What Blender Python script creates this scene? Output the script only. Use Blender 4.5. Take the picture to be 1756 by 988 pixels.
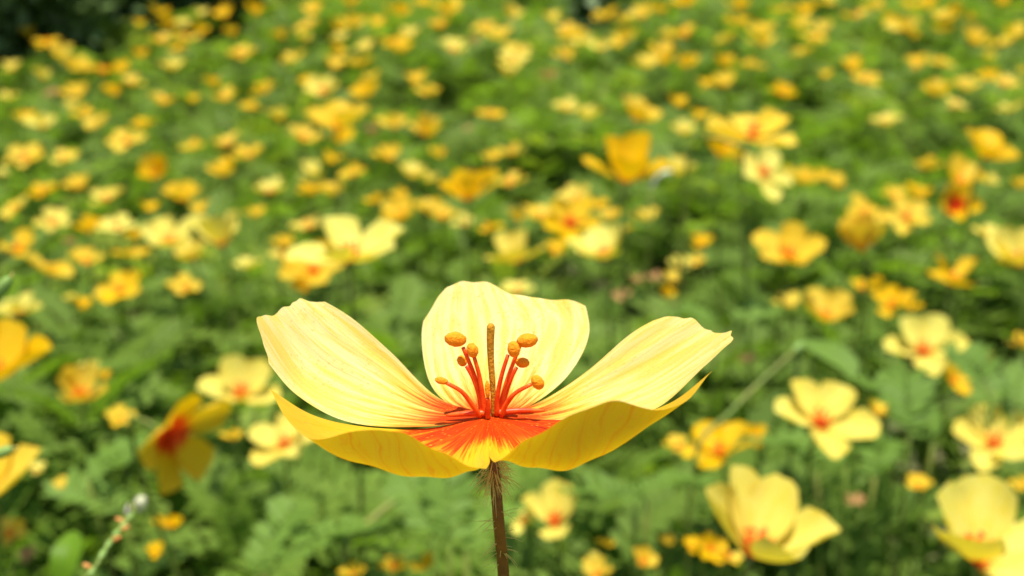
import bpy, math, random
import numpy as np
from mathutils import Vector, Matrix, Euler

# ------------------------------------------------------------------ setup
for o in list(bpy.data.objects):
    bpy.data.objects.remove(o)
S = bpy.context.scene
COL = S.collection
R = math.radians
rng = random.Random(11)
nrg = np.random.default_rng(5)

# ------------------------------------------------------------------ camera
FPX, W, H = 1883.0, 1756.0, 988.0
CAM_Z, PITCH = 0.43, R(16.5)
cam_d = bpy.data.cameras.new('camera')
cam = bpy.data.objects.new('camera', cam_d)
COL.objects.link(cam)
cam.location = (0, 0, CAM_Z)
cam.rotation_euler = (R(90) - PITCH, 0, 0)
cam_d.sensor_width = 36
cam_d.lens = 36 * FPX / W
cam_d.clip_start = 0.01
cam_d.clip_end = 300
cam_d.dof.use_dof = True
cam_d.dof.focus_distance = 0.113
cam_d.dof.aperture_fstop = 26
S.camera = cam

# ------------------------------------------------------------------ light
SUN_EL, SUN_AZ = R(83), R(165)
wd = bpy.data.worlds.new('World')
S.world = wd
wd.use_nodes = True
wn = wd.node_tree.nodes
bg = wn['Background']
sk = wn.new('ShaderNodeTexSky')
sk.sky_type = 'NISHITA'
sk.sun_disc = False
sk.sun_elevation = SUN_EL
sk.sun_rotation = SUN_AZ
wd.node_tree.links.new(sk.outputs[0], bg.inputs[0])
bg.inputs[1].default_value = 0.12
sd = bpy.data.lights.new('sun', 'SUN')
sd.energy = 5.0
sd.angle = R(0.5)
sd.color = (1, 0.95, 0.86)
sun = bpy.data.objects.new('sun', sd)
COL.objects.link(sun)
sdir = Vector((math.sin(SUN_AZ) * math.cos(SUN_EL), math.cos(SUN_AZ) * math.cos(SUN_EL), math.sin(SUN_EL)))
sun.rotation_euler = sdir.to_track_quat('Z', 'Y').to_euler()
sun.location = (0, 2, 5)
S.view_settings.view_transform = 'Standard'
S.view_settings.look = 'None'
S.view_settings.gamma = 1
S.view_settings.exposure = 0.80
S.render.engine = 'CYCLES'
S.cycles.use_denoising = True
S.cycles.max_bounces = 8
S.cycles.transmission_bounces = 6

# ------------------------------------------------------------------ geometry of the place
cp, sp = math.cos(PITCH), math.sin(PITCH)
FWD, UP = Vector((0, cp, -sp)), Vector((0, sp, cp))
CAMP = Vector((0, 0, CAM_Z))


def ray(px, py):
    return FWD + Vector((1, 0, 0)) * ((px - W / 2) / FPX) - UP * ((py - H / 2) / FPX)


def rise(y):
    t = max(0.0, y - 1.1)
    return 0.1 * t ** 1.2 if t < 2.6 else 0.1 * 2.6 ** 1.2 + 0.05 * (t - 2.6) / (1 + 0.05 * (t - 2.6))


def rise_np(y):
    t = np.maximum(0, y - 1.1)
    a = 0.1 * np.minimum(t, 2.6) ** 1.2
    e = np.maximum(0, t - 2.6)
    return a + 0.05 * e / (1 + 0.05 * e)


CANOPY = CAM_Z - 0.236          # height of the flower heads above the ground


def field_hit(px, py, lift=0.0):
    """Distance along the view axis at which the line of sight meets the flower layer."""
    r = ray(px, py)
    t = 0.1
    while t < 3.4:
        p = CAMP + r * t
        if p.z < CANOPY + lift + rise(p.y):
            return t
        t += 0.01
    return 3.2


# ------------------------------------------------------------------ helpers
def mesh_obj(name, V, F, mat, parent=None, uv=None, smooth=True):
    me = bpy.data.meshes.new(name)
    me.from_pydata([tuple(v) for v in V], [], [tuple(f) for f in F])
    if uv is not None:
        l = me.uv_layers.new(name='UVMap')
        li = np.empty(len(me.loops), dtype=np.int32)
        me.loops.foreach_get('vertex_index', li)
        l.data.foreach_set('uv', np.asarray(uv, dtype=np.float32)[li].ravel())
    if mat:
        me.materials.append(mat)
    if smooth:
        me.polygons.foreach_set('use_smooth', [True] * len(me.polygons))
    return link(name, me, parent)


def link(name, me, parent=None):
    o = bpy.data.objects.new(name, me)
    COL.objects.link(o)
    if parent is not None:
        o.parent = parent
    return o


def thing(name, label, cat, loc=(0, 0, 0), group=None):
    o = bpy.data.objects.new(name, None)
    COL.objects.link(o)
    o.empty_display_size = 0.01
    o.location = loc
    o['label'] = label
    o['category'] = cat
    if group:
        o['group'] = group
    return o


def tube(pts, rad, sides=6, cap=True):
    """Swept tube through pts; rad a number or one per point."""
    n = len(pts)
    pts = [Vector(p) for p in pts]
    if not hasattr(rad, '__len__'):
        rad = [rad] * n
    V, F = [], []
    ref = Vector((0.31, 0.87, 0.21)).normalized()
    for i, p in enumerate(pts):
        t = (pts[min(i + 1, n - 1)] - pts[max(i - 1, 0)]).normalized()
        a = t.cross(ref)
        if a.length < 0.05:
            a = t.cross(Vector((1, 0, 0)))
        a.normalize()
        b = t.cross(a)
        for k in range(sides):
            q = 2 * math.pi * k / sides
            V.append(p + (a * math.cos(q) + b * math.sin(q)) * rad[i])
    for i in range(n - 1):
        for k in range(sides):
            k2 = (k + 1) % sides
            F.append((i * sides + k, i * sides + k2, (i + 1) * sides + k2, (i + 1) * sides + k))
    if cap:
        F.append(tuple(range(sides - 1, -1, -1)))
        F.append(tuple((n - 1) * sides + k for k in range(sides)))
    return V, F


def join(parts):
    V, F = [], []
    for v, f in parts:
        b = len(V)
        V += list(v)
        F += [tuple(i + b for i in x) for x in f]
    return V, F


def curve(pts, n):
    """Catmull-Rom through pts, n samples."""
    P = [Vector(p) for p in pts]
    P = [P[0] * 2 - P[1]] + P + [P[-1] * 2 - P[-2]]
    out = []
    m = len(P) - 3
    for i in range(n):
        s = i / (n - 1) * m
        k = min(int(s), m - 1)
        t = s - k
        a, b, c, d = P[k:k + 4]
        out.append(0.5 * ((2 * b) + (c - a) * t + (2 * a - 5 * b + 4 * c - d) * t * t + (3 * b - a - 3 * c + d) * t ** 3))
    return out


def ellipsoid(c, ax, ra, rb, rc, nu=10, nv=7, side=Vector((0, 1, 0)), lump=0.0, seed=0):
    """Ellipsoid with long axis ax; slightly lumpy."""
    r_ = random.Random(seed)
    ax = Vector(ax).normalized()
    b = ax.cross(side).normalized()
    d = ax.cross(b)
    V, F = [Vector(c) + ax * ra], []
    for i in range(1, nv):
        th = math.pi * i / nv
        for k in range(nu):
            q = 2 * math.pi * k / nu
            j = 1 + lump * r_.uniform(-1, 1)
            V.append(Vector(c) + ax * (ra * math.cos(th) * j) + (b * math.cos(q) * rb + d * math.sin(q) * rc) * (math.sin(th) * j))
    V.append(Vector(c) - ax * ra)
    for k in range(nu):
        F.append((0, 1 + k, 1 + (k + 1) % nu))
        F.append((len(V) - 1, len(V) - 1 - nu + (k + 1) % nu, len(V) - 1 - nu + k))
    for i in range(nv - 2):
        for k in range(nu):
            a = 1 + i * nu + k
            b2 = 1 + i * nu + (k + 1) % nu
            F.append((a, a + nu, b2 + nu, b2))
    return V, F


# ------------------------------------------------------------------ materials
class NT:
    def __init__(s, name):
        s.m = bpy.data.materials.new(name)
        s.m.use_nodes = True
        s.t = s.m.node_tree
        s.n = s.t.nodes
        s.n.clear()
        s.out = s.n.new('ShaderNodeOutputMaterial')

    def new(s, t, **k):
        x = s.n.new(t)
        for a, b in k.items():
            setattr(x, a, b)
        return x

    def put(s, sock, v):
        if isinstance(v, bpy.types.NodeSocket):
            s.t.links.new(v, sock)
        elif isinstance(v, (tuple, list)) and len(v) == 3 and sock.type == 'RGBA':
            sock.default_value = (*v, 1)
        else:
            sock.default_value = v

    def math(s, op, a, b=0.0, c=0.0, clamp=False):
        x = s.new('ShaderNodeMath', operation=op, use_clamp=clamp)
        for i, v in enumerate((a, b, c)):
            s.put(x.inputs[i], v)
        return x.outputs[0]

    def step(s, v, lo, hi, a=0.0, b=1.0):
        x = s.new('ShaderNodeMapRange', interpolation_type='SMOOTHSTEP')
        for i, q in enumerate((v, lo, hi, a, b)):
            s.put(x.inputs[i], q)
        return x.outputs[0]

    def mix(s, f, a, b, mode='MIX'):
        x = s.new('ShaderNodeMix', data_type='RGBA', blend_type=mode)
        s.put(x.inputs[0], f)
        s.put(x.inputs[6], a)
        s.put(x.inputs[7], b)
        return x.outputs[2]

    def noise(s, vec, scale, detail=2.0, rough=0.5):
        x = s.new('ShaderNodeTexNoise')
        if vec is not None:
            s.put(x.inputs['Vector'], vec)
        s.put(x.inputs['Scale'], scale)
        s.put(x.inputs['Detail'], detail)
        s.put(x.inputs['Roughness'], rough)
        return x.outputs['Fac']

    def leafy(s, refl, trans, share, rough=0.55, spec=0.3, normal=None):
        p = s.new('ShaderNodeBsdfPrincipled')
        s.put(p.inputs['Base Color'], refl)
        s.put(p.inputs['Roughness'], rough)
        s.put(p.inputs['Specular IOR Level'], spec)
        t = s.new('ShaderNodeBsdfTranslucent')
        s.put(t.inputs['Color'], trans)
        if normal is not None:
            s.put(p.inputs['Normal'], normal)
        m = s.new('ShaderNodeMixShader')
        s.put(m.inputs[0], share)
        s.t.links.new(p.outputs[0], m.inputs[1])
        s.t.links.new(t.outputs[0], m.inputs[2])
        s.t.links.new(m.outputs[0], s.out.inputs[0])

    def bump(s, h, strength, dist):
        b = s.new('ShaderNodeBump')
        s.put(b.inputs['Strength'], strength)
        s.put(b.inputs['Distance'], dist)
        s.put(b.inputs['Height'], h)
        return b.outputs[0]


def petal_material(name, fine):
    t = NT(name)
    uvn = t.new('ShaderNodeUVMap', uv_map='UVMap')
    sx = t.new('ShaderNodeSeparateXYZ')
    t.put(sx.inputs[0], uvn.outputs[0])
    u, v = sx.outputs[0], sx.outputs[1]
    tint = t.new('ShaderNodeAttribute', attribute_type='OBJECT', attribute_name='tint').outputs['Fac']
    info = t.new('ShaderNodeObjectInfo').outputs['Random']
    cx = t.new('ShaderNodeCombineXYZ')
    t.put(cx.inputs[0], t.math('MULTIPLY', u, 1.6))
    t.put(cx.inputs[1], t.math('MULTIPLY', v, 11.0))
    t.put(cx.inputs[2], t.math('MULTIPLY', info, 40.0))
    streak = t.noise(cx.outputs[0], 2.2, 4.0, 0.6)
    cx2 = t.new('ShaderNodeCombineXYZ')
    t.put(cx2.inputs[0], t.math('MULTIPLY', u, 4.0))
    t.put(cx2.inputs[1], t.math('MULTIPLY', v, 3.0))
    t.put(cx2.inputs[2], t.math('MULTIPLY', info, 17.0))
    blot = t.noise(cx2.outputs[0], 1.3, 3.0, 0.6)
    pale = t.mix(tint, (0.69, 0.59, 0.235), (0.62, 0.385, 0.008)) if fine else t.mix(tint, (0.70, 0.64, 0.15), (0.67, 0.41, 0.002))
    deep = t.mix(tint, (0.70, 0.48, 0.015), (0.68, 0.36, 0.002)) if fine else t.mix(tint, (0.69, 0.54, 0.03), (0.66, 0.36, 0.002))
    # soft yellow streaks along the petal
    yel = t.mix(t.step(streak, 0.44, 0.68, 0.0, 0.75), pale, deep)
    yel = t.mix(t.step(blot, 0.5, 0.75, 0.0, 0.5), yel, deep)
    if fine:
        cb = t.new('ShaderNodeCombineXYZ')
        t.put(cb.inputs[0], t.math('MULTIPLY', u, 1.1))
        t.put(cb.inputs[1], t.math('MULTIPLY', v, 5.0))
        t.put(cb.inputs[2], t.math('MULTIPLY', info, 23.0))
        band = t.noise(cb.outputs[0], 1.7, 2.0, 0.5)
        yel = t.mix(t.step(band, 0.50, 0.66, 0.0, 0.75), yel, t.mix(tint, (0.68, 0.49, 0.035), (0.64, 0.36, 0.003)))
    # orange-red throat breaking up into streaks
    thr = t.new('ShaderNodeAttribute', attribute_type='OBJECT', attribute_name='throat').outputs['Fac']
    q = t.math('ADD', t.math('SUBTRACT', u, thr), t.math('MULTIPLY', t.math('SUBTRACT', streak, 0.5), -0.55 if fine else -0.5))
    red = t.step(q, *((0.17, 0.38) if fine else (0.05, 0.20)), 1.0, 0.0)
    glow = t.step(q, *((0.22, 0.56) if fine else (0.08, 0.36)), 1.0, 0.0)
    refl = t.mix(t.math('MULTIPLY', glow, 0.75), yel, (0.80, 0.50, 0.004) if fine else (0.72, 0.42, 0.005))
    refl = t.mix(red, refl, (0.56, 0.040, 0.002))
    trans = t.mix(glow, t.mix(tint, (0.72, 0.56, 0.02), (0.68, 0.42, 0.003)), (0.74, 0.32, 0.003))
    trans = t.mix(red, trans, (0.80, 0.07, 0.004))
    normal = None
    if fine:
        # branching veins, thin and orange, fanning out with the petal
        cn = t.new('ShaderNodeCombineXYZ')
        t.put(cn.inputs[0], t.math('MULTIPLY', u, 1.7))
        t.put(cn.inputs[1], t.math('MULTIPLY', v, 4.2))
        t.put(cn.inputs[2], t.math('MULTIPLY', info, 9.0))
        wob = t.math('SUBTRACT', t.noise(cn.outputs[0], 1.5, 3.0, 0.55), 0.5)
        ph = t.math('ADD', t.math('MULTIPLY', v, 13.0), t.math('MULTIPLY', wob, 2.6))
        ln = t.math('ABSOLUTE', t.math('SINE', t.math('MULTIPLY', ph, math.pi)))
        vein = t.step(ln, 0.04, 0.30, 1.0, 0.0)
        ph2 = t.math('ADD', t.math('MULTIPLY', v, 27.0), t.math('MULTIPLY', wob, 6.5))
        ln2 = t.math('ABSOLUTE', t.math('SINE', t.math('MULTIPLY', ph2, math.pi)))
        vein2 = t.math('MULTIPLY', t.step(ln2, 0.04, 0.34, 1.0, 0.0), 0.55)
        vv = t.math('MAXIMUM', vein, vein2)
        fade = t.math('MULTIPLY', t.step(u, 0.28, 0.75, 1.0, 0.10), t.step(streak, 0.35, 0.62, 0.25, 1.0))
        gl = t.new('ShaderNodeCombineXYZ')
        t.put(gl.inputs[0], t.math('MULTIPLY', u, 1.5))
        t.put(gl.inputs[1], t.math('MULTIPLY', v, 34.0))
        grain_lo = t.noise(gl.outputs[0], 1.2, 2.0, 0.5)
        vm = t.math('MULTIPLY', vv, fade)
        refl = t.mix(vm, refl, t.mix(red, (0.70, 0.33, 0.005), (0.27, 0.008, 0.002)))
        refl = t.mix(t.math('MULTIPLY', t.math('MULTIPLY', red, t.step(grain_lo, 0.5, 0.62)), 0.5), refl, (0.70, 0.13, 0.003))
        vt = t.math('MULTIPLY', vv, t.math('MULTIPLY', t.step(u, 0.1, 0.95, 0.9, 0.7), t.step(blot, 0.35, 0.6, 0.7, 1.0)))
        trans = t.mix(vt, trans, t.mix(red, (0.66, 0.16, 0.002), (0.45, 0.02, 0.002)))
        # small tan specks
        vo = t.new('ShaderNodeTexVoronoi', voronoi_dimensions='2D')
        t.put(vo.inputs['Scale'], 5.5)
        t.put(vo.inputs['Vector'], cx2.outputs[0])
        spk = t.math('MULTIPLY', t.step(vo.outputs['Distance'], 0.07, 0.17, 1.0, 0.0), t.step(blot, 0.46, 0.52))
        refl = t.mix(t.math('MULTIPLY', spk, 0.65), refl, (0.72, 0.34, 0.03))
        g = t.new('ShaderNodeCombineXYZ')
        t.put(g.inputs[0], t.math('MULTIPLY', u, 60.0))
        t.put(g.inputs[1], t.math('MULTIPLY', v, 60.0))
        grain = t.noise(g.outputs[0], 3.0, 3.0, 0.7)
        refl = t.mix(t.math('MULTIPLY', t.step(grain, 0.42, 0.70, 0.0, 0.42), t.math('SUBTRACT', 1.15, tint, clamp=True)), refl, t.mix(t.math('MAXIMUM', red, t.math('MULTIPLY', glow, 0.8)), (0.84, 0.78, 0.48), (0.66, 0.10, 0.004)))
        hgt = t.math('ADD', t.math('MULTIPLY', grain, 0.35), t.math('ADD', t.math('MULTIPLY', vv, -0.15), t.math('MULTIPLY', blot, 1.2)))
        normal = t.bump(hgt, 0.5, 0.0002)
    t.leafy(refl, trans, 0.36, 0.55, 0.1, normal)
    return t.m


def simple(name, a, b, scale, rough=0.6, trans=None, share=0.0, bump=0.0):
    t = NT(name)
    tc = t.new('ShaderNodeTexCoord').outputs['Object']
    nz = t.noise(tc, scale, 3.0, 0.6)
    c = t.mix(t.step(nz, 0.35, 0.65), a, b)
    nrm = t.bump(nz, bump, 0.0004) if bump else None
    t.leafy(c, trans or a, share, rough, 0.3, nrm)
    return t.m


def foliage_material(name, cols, share=0.33, rough=0.5, spec=0.4, transmul=(1.5, 1.7, 0.6)):
    t = NT(name)
    tone = t.new('ShaderNodeAttribute', attribute_name='tone').outputs['Fac']
    rp = t.new('ShaderNodeValToRGB')
    t.put(rp.inputs[0], tone)
    e = rp.color_ramp.elements
    while len(e) < len(cols):
        e.new(0.5)
    for i, (p, c) in enumerate(cols):
        e[i].position = p
        e[i].color = (*c, 1)
    tc = t.new('ShaderNodeTexCoord').outputs['Object']
    nz = t.noise(tc, 90.0, 2.0)
    c = t.mix(t.step(nz, 0.3, 0.7, 0.0, 0.35), rp.outputs[0], t.mix(1.0, rp.outputs[0], (0.6, 0.7, 0.5), 'MULTIPLY'))
    tr = t.mix(1.0, rp.outputs[0], transmul, 'MULTIPLY')
    t.leafy(c, tr, share, rough, spec)
    return t.m


M_HERO = petal_material('petal_fine', True)
M_PETAL = petal_material('petal_field', False)
M_ANTHER = simple('anther_pollen', (0.80, 0.255, 0.003), (0.85, 0.31, 0.004), 2500, 0.8, (0.9, 0.4, 0.01), 0.2, 0.7)
M_FILAMENT = simple('filament_red', (0.80, 0.05, 0.005), (0.90, 0.13, 0.012), 900, 0.4, (0.9, 0.1, 0.01), 0.2)
M_PISTIL = simple('pistil_olive', (0.40, 0.20, 0.006), (0.60, 0.25, 0.006), 3000, 0.75, (0.5, 0.2, 0.01), 0.1, 0.8)
M_STEMH = simple('stem_brown', (0.13, 0.052, 0.004), (0.20, 0.085, 0.006), 500, 0.5, None, 0.0, 0.4)
M_HAIR = simple('stem_hair', (0.70, 0.62, 0.20), (0.80, 0.72, 0.32), 200, 0.5, (0.92, 0.84, 0.42), 0.7)
M_SEPAL = simple('sepal', (0.30, 0.30, 0.05), (0.42, 0.36, 0.08), 300, 0.55, (0.4, 0.4, 0.05), 0.3)
M_STEM = simple('stem_green', (0.12, 0.20, 0.02), (0.18, 0.19, 0.03), 60, 0.5, (0.15, 0.25, 0.03), 0.15)
M_CENTRE = simple('flower_heart', (0.80, 0.05, 0.005), (0.88, 0.16, 0.01), 300, 0.6, (0.8, 0.1, 0.01), 0.2)
M_BUD = simple('bud_green', (0.17, 0.29, 0.05), (0.24, 0.35, 0.08), 400, 0.5, (0.3, 0.5, 0.06), 0.2)
M_BRACT = simple('bract_rust', (0.55, 0.20, 0.04), (0.65, 0.32, 0.08), 400, 0.6, (0.6, 0.25, 0.04), 0.25)
M_WHITE = simple('tuft_white', (0.50, 0.50, 0.30), (0.58, 0.57, 0.36), 300, 0.7, (0.8, 0.8, 0.55), 0.3)
M_DRY = simple('withered_petal', (0.80, 0.74, 0.66), (0.72, 0.60, 0.50), 200, 0.7, (0.8, 0.7, 0.6), 0.3)
M_BROWN = simple('withered_brown', (0.30, 0.15, 0.045), (0.42, 0.25, 0.09), 3, 0.8, (0.4, 0.2, 0.06), 0.3)
M_SOIL = simple('soil', (0.07, 0.085, 0.025), (0.11, 0.10, 0.04), 18, 0.95, None, 0.0)
M_LEAF = foliage_material('leaf_green', [(0.0, (0.095, 0.155, 0.018)), (0.45, (0.135, 0.21, 0.022)), (0.8, (0.17, 0.25, 0.04)), (1.0, (0.24, 0.29, 0.032))], 0.45, 0.62, 0.2)
M_FERN = foliage_material('pinnate_green', [(0.0, (0.105, 0.185, 0.022)), (1.0, (0.155, 0.245, 0.036))], 0.38, 0.62, 0.2)
M_BLADE = foliage_material('blade_green', [(0.0, (0.12, 0.22, 0.010)), (1.0, (0.12, 0.22, 0.010))], 0.4, 0.5, 0.2)
M_DARK = foliage_material('shrub_green', [(0.0, (0.075, 0.125, 0.035)), (1.0, (0.13, 0.20, 0.055))], 0.3, 0.5, 0.3, (1.2, 1.3, 0.6))
M_BARK = simple('shrub_bark', (0.07, 0.05, 0.035), (0.12, 0.09, 0.06), 40, 0.9, None, 0.0, 0.5)

# ------------------------------------------------------------------ ground
gx = np.concatenate([[-60, -20, -8], np.linspace(-4, 4, 41), [8, 20, 60]])
gy = np.concatenate([[-40, -10, -3], np.linspace(-1, 6, 43), [9, 14, 25, 60, 140]])
GV = [(x, y, float(rise_np(np.array(y))) + 0.012 * math.sin(5.1 * x + 1.3 * y) * math.sin(4.3 * y)) for y in gy for x in gx]
nx_ = len(gx)
GF = [(j * nx_ + i, j * nx_ + i + 1, (j + 1) * nx_ + i + 1, (j + 1) * nx_ + i) for j in range(len(gy) - 1) for i in range(nx_ - 1)]
g = mesh_obj('ground', GV, GF, M_SOIL)
g['kind'] = 'structure'


# ------------------------------------------------------------------ foliage
def leaflet(n_side, L, wd):
    """One leaflet outline in local x (length), y (width), slightly folded."""
    if n_side == 4:
        return [(0, 0, 0), (L * .5, wd * .5, .0006), (L, 0, -.0005), (L * .5, -wd * .5, .0006)]
    return [(0, 0, 0), (L * .28, wd * .42, .0007), (L * .7, wd * .46, .0005), (L, 0, -.0008), (L * .7, -wd * .46, .0005), (L * .28, -wd * .42, .0007)]


def pinnate(length, pairs, ln, wd, n_side, droop=0.35, jit=0.0):
    """Leaf of paired leaflets along x; arrays of verts and leaflet faces."""
    V, F = [], []
    for k in range(pairs + 1):
        s = (k + 0.7) / (pairs + 0.7)
        bx, bz = length * s, -droop * length * s * s
        size = 0.72 + 0.5 * math.sin(math.pi * min(1, s * 0.95))
        for sg in ((1, -1) if k < pairs else (0,)):
            a = sg * R(68 - 18 * s)
            tw = R(12) * sg + rng.uniform(-1, 1) * jit * 2
            a += rng.uniform(-1, 1) * jit
            size *= 1 + rng.uniform(-1, 1) * jit
            b = len(V)
            for (x, y, z) in leaflet(n_side, ln * size, wd * size):
                y2, z2 = y * math.cos(tw) - z * math.sin(tw), y * math.sin(tw) + z * math.cos(tw)
                z2 += 0.10 * x
                V.append((bx + x * math.cos(a) - y2 * math.sin(a), x * math.sin(a) + y2 * math.cos(a), bz + z2))
            F.append(list(range(b, b + n_side)))
    return np.array(V, dtype=np.float32), np.array(F, dtype=np.int32)


def rot_np(az, pitch, roll):
    ca, sa, cb, sb, cc, sc = np.cos(az), np.sin(az), np.cos(pitch), np.sin(pitch), np.cos(roll), np.sin(roll)
    M = np.empty((len(az), 3, 3), dtype=np.float32)
    # Rz(az) * Ry(-pitch) * Rx(roll)
    M[:, 0, 0] = ca * cb
    M[:, 0, 1] = -sa * cc - ca * sb * sc
    M[:, 0, 2] = sa * sc - ca * sb * cc
    M[:, 1, 0] = sa * cb
    M[:, 1, 1] = ca * cc - sa * sb * sc
    M[:, 1, 2] = -ca * sc - sa * sb * cc
    M[:, 2, 0] = sb
    M[:, 2, 1] = cb * sc
    M[:, 2, 2] = cb * cc
    return M


def fast_mesh(name, V, F, tone, mat):
    """V (n,3), F (m,k) uniform polygons, tone per vertex."""
    me = bpy.data.meshes.new(name)
    me.vertices.add(len(V))
    me.vertices.foreach_set('co', V.astype(np.float32).ravel())
    k = F.shape[1]
    me.loops.add(F.size)
    me.loops.foreach_set('vertex_index', F.astype(np.int32).ravel())
    me.polygons.add(len(F))
    me.polygons.foreach_set('loop_start', np.arange(0, F.size, k, dtype=np.int32))
    me.update(calc_edges=True)
    at = me.attributes.new('tone', 'FLOAT', 'POINT')
    at.data.foreach_set('value', tone.astype(np.float32))
    me.materials.append(mat)
    return me


def scatter(protos, P, az, pitch, roll, size, tone):
    Vs, Fs, Ts = [], [], []
    pick = nrg.integers(0, len(protos), len(P))
    base = 0
    for i, (pv, pf) in enumerate(protos):
        ix = np.nonzero(pick == i)[0]
        if len(ix) == 0:
            continue
        M = rot_np(az[ix], pitch[ix], roll[ix])
        V = np.einsum('nij,vj->nvi', M, pv) * size[ix, None, None] + P[ix, None, :]
        F = pf[None] + (np.arange(len(ix)) * len(pv))[:, None, None] + base
        Vs.append(V.reshape(-1, 3))
        Fs.append(F.reshape(-1, pf.shape[1]))
        Ts.append(np.repeat(tone[ix], len(pv)))
        base += len(ix) * len(pv)
    return np.concatenate(Vs), np.concatenate(Fs), np.concatenate(Ts)


def clumps(y0, y1, dens, leaves, n_side):
    """Low plants: leaves rising and arching outward from each plant's middle."""
    P, AZ, PI_, SZ, TN = [], [], [], [], []
    xm = 0.66 * y1 + 0.50
    n = int(dens * 2 * xm * (y1 - y0))
    X = nrg.uniform(-xm, xm, n)
    Y = nrg.uniform(y0, y1, n)
    keep = np.abs(X) < 0.66 * Y + 0.50
    X, Y = X[keep], Y[keep]
    for x, y in zip(X, Y):
        hh = 0.115 + 0.05 * nrg.random() + 0.02 * math.sin(9 * x + 4 * y) + 0.015 * math.sin(17 * y - 6 * x)
        rad = 0.05 + 0.045 * nrg.random()
        tb = 0.42 + 0.2 * nrg.normal() + 0.07 * max(0, y - 0.9)  # tone yellows with distance, far haze painted into the leaves
        k = int(leaves * (0.7 + 0.6 * nrg.random()))
        a = nrg.uniform(0, 2 * math.pi, k)
        rr = rad * np.sqrt(nrg.random(k))
        z = hh * (1 - 0.45 * (rr / rad) ** 2) - 0.07 * nrg.random(k) ** 1.5
        P.append(np.stack([x + rr * np.cos(a), y + rr * np.sin(a), np.maximum(z, 0.012) + float(rise_np(np.array(y)))], 1))
        AZ.append(a + nrg.normal(0, 0.5, k))
        PI_.append(R(28) - (rr / rad) * R(25) + nrg.normal(0, 0.35, k))
        SZ.append(nrg.uniform(0.7, 1.35, k) * (0.85 + 0.4 * nrg.random()))
        TN.append(np.clip(tb + nrg.normal(0, 0.16, k), 0, 1))
    P, AZ, PI_, SZ, TN = map(np.concatenate, (P, AZ, PI_, SZ, TN))
    RO = nrg.normal(0, 0.4, len(P))
    protos = [pinnate(0.045, 6, 0.0125, 0.0068, n_side, 0.35), pinnate(0.038, 5, 0.0120, 0.0072, n_side, 0.15), pinnate(0.052, 7, 0.0125, 0.0062, n_side, 0.5)]
    return scatter(protos, P, AZ, PI_, RO, SZ, TN)


for (y0, y1, dn, lv, ns) in ((0.12, 1.15, 125, 52, 6), (1.15, 3.5, 110, 42, 4)):
    V, F, T = clumps(y0, y1, dn, lv, ns)
    o = link('foliage', fast_mesh('foliage', V, F, T, M_LEAF))
    o['kind'] = 'stuff'
    o['label'] = 'low mass of small pinnate green leaves under the flowers'


# ------------------------------------------------------------------ the sharp flower
C0 = CAMP + ray(840, 714) * 0.115
UNIT = 0.115 / FPX


def HP(px, py, yd):
    """Point seen at (px, py) that lies yd units behind the flower's heart."""
    r = ray(px, py)
    return CAMP + r * ((C0.y + yd * UNIT - CAMP.y) / r.y)


def grid_eval(ctrl, U, V):
    """Tensor Catmull-Rom over a 5x5 grid of points."""
    G = np.array(ctrl, dtype=float)

    def pad(A):
        return np.concatenate([2 * A[:1] - A[1:2], A, 2 * A[-1:] - A[-2:-1]], 0)

    def basis(t, n):
        s = np.clip(t, 0, 1) * (n - 1)
        k = np.minimum(s.astype(int), n - 2)
        f = s - k
        w = np.stack([-f + 2 * f ** 2 - f ** 3, 2 - 5 * f ** 2 + 3 * f ** 3, f + 4 * f ** 2 - 3 * f ** 3, -f ** 2 + f ** 3], -1) * 0.5
        return k, w

    A = pad(G)
    A = np.swapaxes(pad(np.swapaxes(A, 0, 1)), 0, 1)
    ku, wu = basis(U, G.shape[0])
    kv, wv = basis(V, G.shape[1])
    out = np.zeros(U.shape + (3,))
    for i in range(4):
        for j in range(4):
            out += (wu[..., i] * wv[..., j])[..., None] * A[ku + i, kv + j]
    return out


def hero_petal(rows, parent, seed, round_l=0.1, round_r=0.1, tint=0.2, wave=0.012, throat=0.0):
    r_ = random.Random(seed)
    ctrl = [[tuple(HP(*p)) for p in row] for row in rows]
    nu, nv = 56, 44
    U, V = np.meshgrid(np.linspace(0, 1, nu), np.linspace(0, 1, nv), indexing='ij')
    q = 2 * V - 1
    cut = np.where(q < 0, round_l, round_r) * np.abs(q) ** 5
    ph = [r_.uniform(0, 6.28) for _ in range(4)]
    edge = wave * (np.sin(V * 9 + ph[0]) * 0.6 + np.sin(V * 23 + ph[1]) * 0.35 + np.sin(V * 61 + ph[2]) * 0.18)
    Um = U * (1 - cut - np.maximum(0, edge) * 1.2)
    P = grid_eval(ctrl, Um, V)
    # faint ribbing and flutter so that the blade is not glass smooth
    amp = 0.00012 * np.minimum(1, U * 2)
    P[..., 2] += amp * (np.sin(V * 31 + ph[3] + 2 * U) + 1.2 * np.sin(V * 12 + 5 * U + ph[0]))
    uv = np.stack([Um, V], -1).reshape(-1, 2)
    F = [(i * nv + j, i * nv + j + 1, (i + 1) * nv + j + 1, (i + 1) * nv + j) for i in range(nu - 1) for j in range(nv - 1)]
    base = Vector(parent.location)
    o = mesh_obj('petal', [Vector(p) - base for p in P.reshape(-1, 3)], F, M_HERO, parent, uv)
    o['tint'] = tint
    o['throat'] = throat
    return o


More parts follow.
